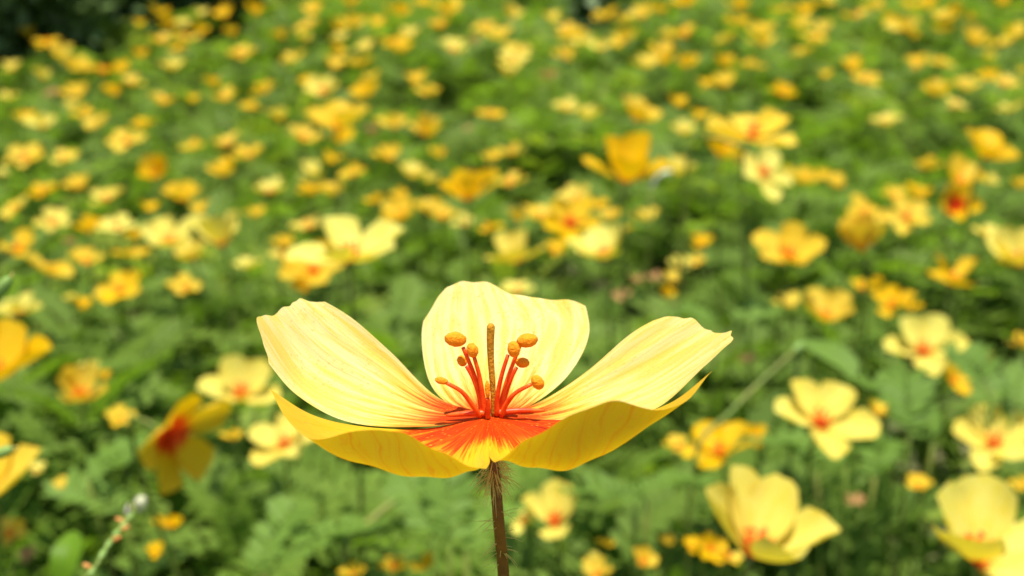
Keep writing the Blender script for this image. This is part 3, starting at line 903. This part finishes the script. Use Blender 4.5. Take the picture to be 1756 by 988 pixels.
# the rest of the flowers: px, py, width, colour
REST = [
    (50, 57, 24, 'g'), (100, 93, 34, 'y'), (20, 117, 28, 'p'), (75, 130, 32, 'p'), (125, 110, 40, 'y'), (148, 118, 36, 'y'), (210, 120, 30, 'g'), (225, 143, 42, 'y'), (197, 157, 32, 'g'), (278, 175, 52, 'y'),
    (333, 172, 24, 'g'), (298, 113, 30, 'p'), (238, 95, 24, 'g'), (275, 25, 36, 'g'), (290, 42, 24, 'g'), (315, 42, 22, 'p'), (345, 24, 26, 'p'), (387, 28, 34, 'g'), (440, 20, 36, 'g'), (345, 53, 26, 'g'),
    (278, 70, 46, 'y'), (320, 66, 46, 'y'), (308, 83, 24, 'g'), (238, 42, 22, 'g'), (400, 55, 26, 'd'), (369, 142, 28, 'g'), (386, 168, 52, 'y'), (453, 157, 42, 'g'), (430, 184, 26, 'g'), (505, 103, 38, 'y'),
    (484, 60, 28, 'y'), (528, 46, 44, 'y'), (526, 65, 28, 'p'), (538, 18, 30, 'y'), (580, 48, 30, 'y'), (585, 66, 26, 'p'), (570, 112, 38, 'y'), (535, 140, 40, 'g'), (480, 200, 38, 'p'), (545, 192, 46, 'y'),
    (580, 240, 38, 'o'), (520, 235, 58, 'y'), (570, 277, 36, 'g'), (108, 272, 48, 'y'), (3, 298, 24, 'p'), (72, 213, 38, 'p'), (45, 203, 30, 'g'), (148, 198, 36, 'g'), (168, 211, 40, 'y'), (245, 215, 34, 'g'),
    (332, 252, 32, 'd'), (390, 246, 48, 'y'), (425, 263, 38, 'y'), (130, 160, 32, 'y'), (124, 182, 28, 'y'), (14, 168, 28, 'p'), (90, 160, 22, 'b'), (601, 7, 28, 'd'), (685, 20, 34, 'g'), (726, 6, 24, 'd'),
    (767, 18, 38, 'y'), (785, 5, 32, 'y'), (755, 43, 40, 'y'), (644, 41, 32, 'g'), (608, 41, 34, 'y'), (703, 60, 32, 'p'), (686, 85, 46, 'g'), (630, 84, 34, 'p'), (777, 85, 48, 'p'), (814, 70, 22, 'b'),
    (832, 46, 40, 'y'), (857, 60, 36, 'y'), (874, 26, 34, 'p'), (886, 87, 44, 'y'), (874, 122, 46, 'p'), (946, 34, 34, 'y'), (967, 50, 44, 'y'), (999, 72, 32, 'p'), (970, 97, 34, 'y'), (1038, 26, 34, 'g'),
    (1072, 34, 40, 'y'), (1103, 27, 38, 'y'), (1134, 17, 30, 'g'), (1072, 65, 44, 'y'), (1031, 82, 32, 'p'), (1054, 78, 30, 'g'), (1154, 58, 34, 'y'), (1134, 86, 38, 'y'), (1110, 109, 36, 'y'), (1137, 106, 30, 'g'),
    (618, 109, 36, 'g'), (574, 90, 30, 'g'), (637, 133, 26, 'g'), (628, 160, 48, 'g'), (714, 140, 38, 'g'), (734, 159, 42, 'y'), (676, 212, 36, 'y'), (840, 198, 46, 'd'), (803, 222, 16, 'b'), (1008, 198, 40, 'p'),
    (1160, 178, 36, 'g'), (666, 268, 36, 'd'), (755, 265, 32, 'g'), (874, 261, 40, 'y'), (847, 273, 32, 'y'), (607, 298, 38, 'g'), (706, 298, 52, 'p'), (736, 309, 26, 'p'), (943, 131, 25, 'b'), (1176, 5, 32, 'd'),
    (1268, 10, 36, 'y'), (1262, 38, 36, 'g'), (1245, 67, 34, 'p'), (1306, 54, 38, 'y'), (1311, 72, 36, 'y'), (1340, 17, 28, 'd'), (1375, 44, 34, 'y'), (1381, 20, 30, 'g'), (1412, 51, 30, 'y'), (1378, 90, 34, 'y'),
    (1422, 5, 34, 'y'), (1469, 27, 46, 'y'), (1504, 12, 36, 'y'), (1525, 36, 34, 'g'), (1552, 46, 38, 'y'), (1569, 62, 26, 'y'), (1566, 9, 34, 'd'), (1593, 9, 30, 'g'), (1620, 32, 42, 'y'), (1638, 19, 28, 'g'),
    (1617, 52, 28, 'd'), (1667, 30, 22, 'd'), (1716, 4, 24, 'd'), (1716, 73, 32, 'y'), (1744, 57, 34, 'y'), (1176, 109, 34, 'd'), (1241, 108, 30, 'g'), (1289, 111, 44, 'y'), (1243, 143, 38, 'y'), (1212, 147, 28, 'g'),
    (1342, 159, 40, 'g'), (1458, 116, 38, 'd'), (1569, 111, 36, 'g'), (1612, 108, 46, 'y'), (1694, 99, 32, 'p'), (1656, 150, 42, 'y'), (1638, 180, 40, 'p'), (1723, 145, 46, 'y'), (1696, 132, 26, 'd'), (1733, 188, 38, 'p'),
    (1752, 124, 24, 'p'), (1200, 201, 30, 'g'), (1173, 226, 42, 'p'), (1518, 208, 50, 'p'), (1416, 130, 24, 'd'), (28, 357, 54, 'y'), (91, 380, 60, 'p'), (31, 424, 66, 'g'), (147, 448, 58, 'y'), (154, 392, 42, 'g'),
    (75, 328, 42, 'd'), (136, 321, 38, 'o'), (182, 340, 58, 'p'), (254, 358, 32, 'o'), (309, 337, 64, 'y'), (343, 361, 34, 'd'), (328, 437, 58, 'p'), (224, 436, 62, 'y'), (236, 404, 32, 'g'), (122, 415, 22, 'b'),
    (425, 455, 38, 'p'), (317, 495, 62, 'y'), (140, 522, 26, 'o'), (122, 512, 24, 'p'), (537, 297, 46, 'p'), (534, 327, 48, 'g'), (570, 329, 50, 'y'), (463, 325, 44, 'p'), (440, 367, 28, 'd'), (690, 368, 72, 'y'),
    (736, 358, 40, 'y'), (757, 371, 50, 'y'), (800, 382, 38, 'p'), (838, 390, 50, 'g'), (687, 334, 26, 'd'), (644, 344, 24, 'd'), (834, 305, 34, 'g'), (483, 440, 44, 'p'), (487, 418, 26, 'o'), (524, 490, 30, 'd'),
    (530, 388, 62, 'p'), (890, 374, 38, 'y'), (1020, 352, 34, 'g'), (1047, 370, 40, 'y'), (1067, 394, 30, 'd'), (950, 430, 38, 'o'), (987, 337, 46, 'p'), (1111, 375, 38, 'y'), (1201, 417, 34, 'g'), (1167, 454, 28, 'p'),
    (1197, 447, 26, 'y'), (1090, 482, 26, 'b'), (1124, 477, 26, 'b'), (1149, 479, 30, 'y'), (1141, 505, 26, 'd'), (1590, 286, 42, 'y'), (1699, 312, 32, 'p'), (1750, 318, 28, 'y'), (1536, 338, 44, 'g'), (1574, 333, 40, 'd'),
    (1690, 401, 48, 'p'), (1379, 308, 44, 'g'), (1351, 297, 26, 'd'), (1431, 316, 38, 'y'), (1408, 303, 26, 'd'), (1481, 495, 42, 'd'), (1502, 488, 28, 'd'), (1560, 527, 34, 'g'), (1356, 522, 38, 'y'), (1687, 618, 28, 'y'),
    (1748, 590, 60, 'g'), (1504, 706, 38, 'g'), (1163, 766, 46, 'y'), (1295, 750, 40, 'g'), (1574, 834, 48, 'g'), (1183, 938, 32, 'o'), (1248, 952, 46, 'y'), (1148, 930, 30, 'y'), (1466, 858, 24, 'b'), (1754, 832, 30, 'y'),
    (1104, 963, 44, 'y'), (1022, 984, 48, 'y'), (1020, 957, 26, 'p'), (1040, 936, 26, 'd'), (155, 632, 28, 'p'), (181, 646, 30, 'd'), (206, 717, 48, 'y'), (400, 750, 28, 'y'), (43, 956, 32, 'b'), (264, 946, 28, 'o'),
    (290, 900, 34, 'd'), (111, 834, 28, 'y'), (61, 806, 28, 'p'), (606, 983, 38, 'g'), (675, 972, 50, 'd'), (733, 968, 38, 'd'), (1281, 616, 26, 'b'), (896, 893, 56, 'p'), (1070, 506, 26, 'b'), (640, 226, 20, 'b'),
]
SIZEW = lambda w: 'tiny' if w < 29 else 'small' if w < 41 else 'medium' if w < 56 else 'sizeable'
COLW = {'v': 'cream', 'p': 'pale yellow', 'y': 'yellow', 'g': 'golden', 'o': 'orange', 'd': 'dull amber', 'b': 'withered brown'}
RANK = ['', 'second ', 'third ', 'fourth ', 'fifth ', 'sixth ']


def wordy_direction(dx, dy):
    ax_, ay_ = abs(dx), abs(dy)
    v = 'above' if dy < 0 else 'below'
    h = 'right of' if dx > 0 else 'left of'
    if ay_ > 2.2 * ax_:
        return 'straight ' + v
    if ax_ > 2.2 * ay_:
        return 'level ' + h
    return v + ' and ' + h


for (x, y, w, c, k, lab, ref, op) in NAMED:
    place_flower(x, y, w, c, k, lab, **op)
used = {}
for (x, y, w, c) in sorted(REST, key=lambda f: -f[2]):
    n = min(NAMED, key=lambda f: math.hypot(f[0] - x, (f[1] - y) * 1.3) - 0.2 * f[2])
    key = (SIZEW(w), COLW[c], wordy_direction(x - n[0], y - n[1]), n[6])
    used[key] = used.get(key, 0) + 1
    rk = RANK[used[key] - 1]
    label = f'{rk}{key[0]} {key[1]} flower {key[2]} {key[3]}' if not rk else f'{key[0]} {key[1]} flower {key[2]} {key[3]}, {rk.strip()} largest such'
    o = place_flower(x, y, w, c, 'a', None)
    o['label'] = label
print('flowers', NF[0] + 1)


# ------------------------------------------------------------------ single leafy plants, stalks, buds
def leafy_plant(label, spots, mat, ln=0.05, pairs=8, ll=0.016, lw=0.008, dist=0.46):
    """spots: (px, py, direction in the picture, length factor) for each leaf seen; all rise from one foot."""
    P0 = CAMP + ray(spots[0][0], spots[0][1]) * dist
    ft = Vector((P0.x, P0.y + 0.01, rise(P0.y)))
    t = thing('leafy_plant', label, 'plant', ft, 'leafy plants between the flowers')
    for (px, py, ang, sc, pit) in spots:
        b = CAMP + ray(px, py) * dist
        v, f = pinnate(ln * sc * .78, pairs + 2, ll * sc * .66, lw * sc * .5, 6, 0.5, 0.22)
        m = Euler((R(rng.uniform(-15, 15)), -R(pit), R(ang))).to_matrix()
        V = [m @ Vector(p) + (b - ft) for p in v]
        F = [list(x) for x in f]
        rach = tube([m @ Vector((ln * sc * .78 * s, 0, -0.5 * ln * sc * .78 * s * s)) + (b - ft) for s in (0, .35, .7, 1.05)], [.0007, .0006, .0005, .0003], 4)
        nb = len(V)
        V += rach[0]
        F += [[i + nb for i in x] for x in rach[1]]
        o = mesh_obj('leaf', V, F, mat, t)
        tone = o.data.attributes.new('tone', 'FLOAT', 'POINT')
        tv = rng.uniform(.2, .9)
        tone.data.foreach_set('value', [tv] * len(V))
        mesh_obj('stalk', *tube(curve([b - ft, (b - ft) * .6 + Vector((0, .004, .004)), (0, 0, -.004)], 7), .0011, 5), M_STEM, t)
    return t


def blade_leaf(label, pts, width, mat, dist):
    """A single broad blade along the given line of sight points."""
    P = [CAMP + ray(px, py) * (dist + dd) for px, py, dd in pts]
    ft = Vector((P[0].x, P[0].y, rise(P[0].y)))
    t = thing('broad_leaf', label, 'leaf', ft)
    c = curve([p - ft for p in P], 12)
    V, F = [], []
    for i, p in enumerate(c):
        s = i / 11
        w = width * (math.sin(math.pi * (0.06 + 0.92 * s)) ** 0.7)
        tg = (c[min(i + 1, 11)] - c[max(i - 1, 0)]).normalized()
        sd_ = tg.cross(Vector((0, -0.5, 0.85))).normalized()
        up_ = sd_.cross(tg)
        for q in (-1, -.5, 0, .5, 1):
            V.append(p + sd_ * w * .5 * q + up_ * abs(q) * w * .16)
    for i in range(11):
        for j in range(4):
            F.append((i * 5 + j, i * 5 + j + 1, (i + 1) * 5 + j + 1, (i + 1) * 5 + j))
    o = mesh_obj('blade', V, F, mat, t)
    o.data.attributes.new('tone', 'FLOAT', 'POINT').data.foreach_set('value', [.6] * len(V))
    mesh_obj('stalk', *tube(curve([c[0], c[0] * .5, (0, 0, -.004)], 6), .0013, 5), M_STEM, t)
    return t


leafy_plant('feathery green leaf plant just under the sharp flower, beside its brown stem', [(770, 930, 92, 1.0, 55), (745, 920, 118, .9, 40), (800, 950, 60, .8, 30)], M_FERN, .05, 9, .017, .008, .42)
leafy_plant('feathery green plant low beside the two dull amber flowers', [(455, 985, 40, 1.1, 30), (440, 988, 75, .9, 45)], M_FERN, .05, 9, .016, .007, .42)
leafy_plant('broad-leafleted green plant between the near-white and starry flowers', [(1600, 760, 110, 1.2, 40), (1560, 745, 80, 1.0, 45), (1530, 770, 140, 1.0, 25)], M_FERN, .05, 8, .018, .007, .52)
leafy_plant('leafy plant with big oval leaflets beside the near-white flower', [(1700, 690, 95, 1.1, 40), (1740, 700, 60, .9, 40)], M_FERN, .045, 7, .018, .008, .55)
leafy_plant('leafy green plant beneath the half folded yellow flower', [(215, 880, 150, 1.1, 20), (150, 820, 60, 1.0, 20)], M_FERN, .05, 8, .017, .008, .47)
leafy_plant('pinnate green plant between the flat golden flower and the tall pale cup', [(1110, 860, 160, .9, 20), (1090, 850, 30, .9, 20)], M_FERN, .045, 8, .014, .006, .46)
leafy_plant('green plant leaning out under the starry dark-hearted flower', [(1500, 820, 70, 1.0, 25), (1450, 800, 140, 1.0, 25), (1400, 810, 100, .8, 30)], M_FERN, .05, 7, .016, .008, .50)
leafy_plant('green plant rising behind the sharp flower tip and twin stalks', [(1230, 560, 120, 1.0, 20), (1260, 555, 40, 1.0, 20)], M_FERN, .05, 7, .017, .009, .66)
blade_leaf('plain broad green leaf pointing down above the starry flower', [(1370, 585, 0.02), (1410, 600, 0), (1450, 625, -.01), (1462, 650, -.015)], .014, M_FERN, .55)
blade_leaf('bright lime green blurred leaf below the broad edge petal', [(105, 1010, 0), (112, 965, .0), (120, 935, .004), (122, 912, .01)], .0105, M_BLADE, .38)


def stalk(label, pts, rad, mat, dist, bud=None):
    P = [CAMP + ray(px, py) * (dist + dd) for px, py, dd in pts]
    ft = Vector((P[0].x, P[0].y, rise(P[0].y)))
    t = thing('green_stalk', label, 'stalk', ft)
    path = curve([Vector((0, 0, -.004)), (P[0] - ft) * .6] + [p - ft for p in P], 24)
    mesh_obj('stem', *tube(path, rad, 7), mat, t)
    if bud:
        ax_ = (path[-1] - path[-3]).normalized()
        mesh_obj('bud', *ellipsoid(path[-1] + ax_ * bud * .7, ax_, bud, bud * .5, bud * .5, 10, 8), M_BUD, t)
    return t


stalk('long slanting olive stalk beside the flat golden flower', [(1190, 790, 0), (1250, 710, .01), (1310, 650, .02), (1362, 602, .03)], .0011, M_STEM, .5, .004)
stalk('thin dark stalk crossing below the long-petalled flower', [(1180, 262, .0), (1215, 236, 0), (1260, 246, -.01), (1300, 268, -.02)], .0014, M_STEM, .72)
stalk('slanting brownish stalk left of the feathery plant under the sharp flower', [(590, 955, 0), (640, 890, .01), (690, 850, .02)], .0016, M_STEM, .45, .003)


def edge_bud(label, px, py, d, size, lean):
    c = CAMP + ray(px, py) * d
    ft = Vector((c.x - .02, c.y + .01, rise(c.y)))
    t = thing('flower_bud', label, 'bud', ft, 'green buds at the edge')
    ax_ = Vector(lean).normalized()
    mesh_obj('bud', *ellipsoid(c - ft, ax_, size, size * .5, size * .5, 12, 9), M_BUD, t)
    V, F = join([tube([c - ft + ax_ * size * .8, c - ft + ax_ * size * 1.5 + Vector((0, 0, -.0004 * k))], [.0002, .00005], 4) for k in range(3)])
    mesh_obj('tip', V, F, M_HAIR, t)
    mesh_obj('stem', *tube(curve([c - ft - ax_ * size * .9, c - ft - ax_ * size * 3, c - ft + Vector((-.022, .002, -.03)), (c - ft) * .45 + Vector((-.03, .004, 0)), (-.03, .01, -.004)], 10), .0008, 6), M_STEM, t)


edge_bud('green bud on thin stem above the creamy flower at the edge', 6, 492, .20, .0024, (.6, 0, .8))
edge_bud('green bud overlapping the single broad edge petal', 4, 776, .22, .0024, (.8, 0, .35))

# jointed seed spike with rusty bracts and a white tuft
SPK = [(148, 996), (176, 950), (192, 925), (208, 905), (222, 888), (230, 876)]
D_SP = .21
P = [CAMP + ray(x, y) * (D_SP + .004 * i) for i, (x, y) in enumerate(SPK)]
ft = Vector((P[0].x - .01, P[0].y, rise(P[0].y)))
spike = thing('seed_spike', 'thin jointed green seed spike with rusty bracts and a white tuft at its end', 'seed spike', ft)
bk = (P[0] - P[1]).normalized()
low = [Vector((-.02, 0, -.004)), (P[0] - ft) * .5 + Vector((-.02, -.004, 0)), P[0] - ft + bk * .02, P[0] - ft]
mesh_obj('stem', *tube(curve(low + [p - ft for p in P[1:]], 24), .00042, 7), M_STEM, spike)
cv = curve([p - ft for p in P], 41)
for i, k in enumerate((2, 8, 13, 20, 26, 33)):
    ax_ = (cv[k + 2] - cv[k]).normalized()
    mesh_obj('node', *ellipsoid(cv[k], ax_, .0016, .0006, .0006, 10, 8), M_BUD, spike)
    if i % 2 == 0 or i == 3:
        sgn = -1 if i % 4 == 0 else 1
        e = cv[k] + ax_ * .0012 + Vector((sgn * .0012, 0, .0004))
        mesh_obj('bract', *ellipsoid(e, (sgn * .8, 0, .5), .00105, .0005, .0005, 8, 6), M_BRACT, spike)
tp = CAMP + ray(241, 864) * (D_SP + .09) - ft
mesh_obj('tuft', *ellipsoid(tp, (.35, 0, 1), .0024, .0016, .0016, 12, 9, Vector((0, 1, 0)), .12, 4), M_WHITE, spike)
tp2 = CAMP + ray(222, 874) * (D_SP + .08) - ft
mesh_obj('tuft', *ellipsoid(tp2, (.35, 0, 1), .0020, .0010, .0010, 10, 8, Vector((0, 1, 0)), .1, 5), M_DRY, spike)

mesh_obj('stalk', *tube([cv[-1], (cv[-1] + tp2) / 2 + Vector((0, 0, .002)), tp2, tp], .0004, 5), M_STEM, spike)

# curled white withered petal leaning on the goblet
wp = [CAMP + ray(x, y) * .80 for x, y in ((1116, 322), (1124, 304), (1138, 293), (1154, 292))]
ft = Vector((wp[0].x, wp[0].y, rise(wp[0].y)))
t = thing('withered_petal', 'curled white withered petal leaning on the golden goblet', 'petal', ft)
c = curve([p - ft for p in wp], 9)
V, F = [], []
for i, p in enumerate(c):
    w = .0045 * math.sin(math.pi * (.15 + .75 * i / 8))
    for q in (-1, 0, 1):
        V.append(p + Vector((q * w * .5, q * w * .8, -abs(q) * w * .3)))
for i in range(8):
    for j in range(2):
        F.append((i * 3 + j, i * 3 + j + 1, (i + 1) * 3 + j + 1, (i + 1) * 3 + j))
mesh_obj('blade', V, F, M_DRY, t)
mesh_obj('stem', *tube(curve([c[0], c[0] * .5, Vector((0, 0, -.004))], 8), .0009, 5), M_STEM, t)


# ------------------------------------------------------------------ dark shrubs behind the field
def shrub(label, x, y, rad, hgt, n, seed):
    r_ = np.random.default_rng(seed)
    z0 = rise(y)
    t = thing('shrub', label, 'shrub', (x, y, z0), 'dark shrubs behind the field')
    limbs = []
    for k in range(6):
        a = 6.28 * k / 6 + r_.random()
        e = Vector((math.cos(a) * rad * .6, math.sin(a) * rad * .6, hgt * r_.uniform(.55, .9)))
        limbs.append(tube(curve([Vector((0, 0, hgt * .08)), e * .45 + Vector((0, 0, .06 * hgt)), e], 6), [.05 * rad, .045 * rad, .035 * rad, .028 * rad, .02 * rad, .01 * rad], 6))
    mesh_obj('trunk', *tube([Vector((0, 0, -.02)), Vector((0.02 * rad, 0, hgt * .1)), Vector((0, 0.02 * rad, hgt * .22))], [.10 * rad, .075 * rad, .06 * rad], 8), M_BARK, t)
    mesh_obj('limbs', *join(limbs), M_BARK, t)
    # crown: clumps of leaves through an uneven volume, reaching down to the ground
    nc = 46
    cc = r_.normal(0, 1, (nc, 3))
    cc /= np.linalg.norm(cc, axis=1)[:, None]
    cc *= (0.62 + 0.36 * r_.random((nc, 1)))
    cc = cc * np.array([rad, rad, hgt * .5]) + np.array([0, 0, hgt * .5])
    ci = r_.integers(0, nc, n)
    P_ = cc[ci] + r_.normal(0, .13 * rad, (n, 3))
    P_[:, 2] = np.maximum(P_[:, 2], .03)
    lf = leaflet(6, .045, .022)
    pv, pf = np.array(lf, dtype=np.float32) * np.array([1, 1, 4]), np.array([[0, 1, 2, 3, 4, 5]])
    tone = np.clip(r_.random(nc)[ci] * .7 + r_.random(n) * .3, 0, 1)
    V, F, T = scatter([(pv, pf)], P_, r_.uniform(0, 6.28, n), r_.normal(-.2, .5, n), r_.normal(0, .6, n), r_.uniform(.7, 1.4, n), tone)
    o = link('crown', fast_mesh('crown', V, F, T, M_DARK), t)
    return t


shrub('dark green shrub closest to the flowers at the corner of the field', -1.16, 2.30, .34, .75, 6500, 1)
shrub('dark green shrub, middle of the row behind the field corner', -.98, 2.72, .30, .7, 6500, 2)
shrub('lowest dark green shrub, ending the row behind the field corner', -.80, 3.08, .26, .5, 5200, 5)
shrub('tallest dark green shrub, standing behind the others at the field corner', -1.55, 2.75, .42, 1.0, 5200, 3)
shrub('small dark bush standing alone on the far rim of the slope', .20, 2.72, .085, .20, 900, 4)
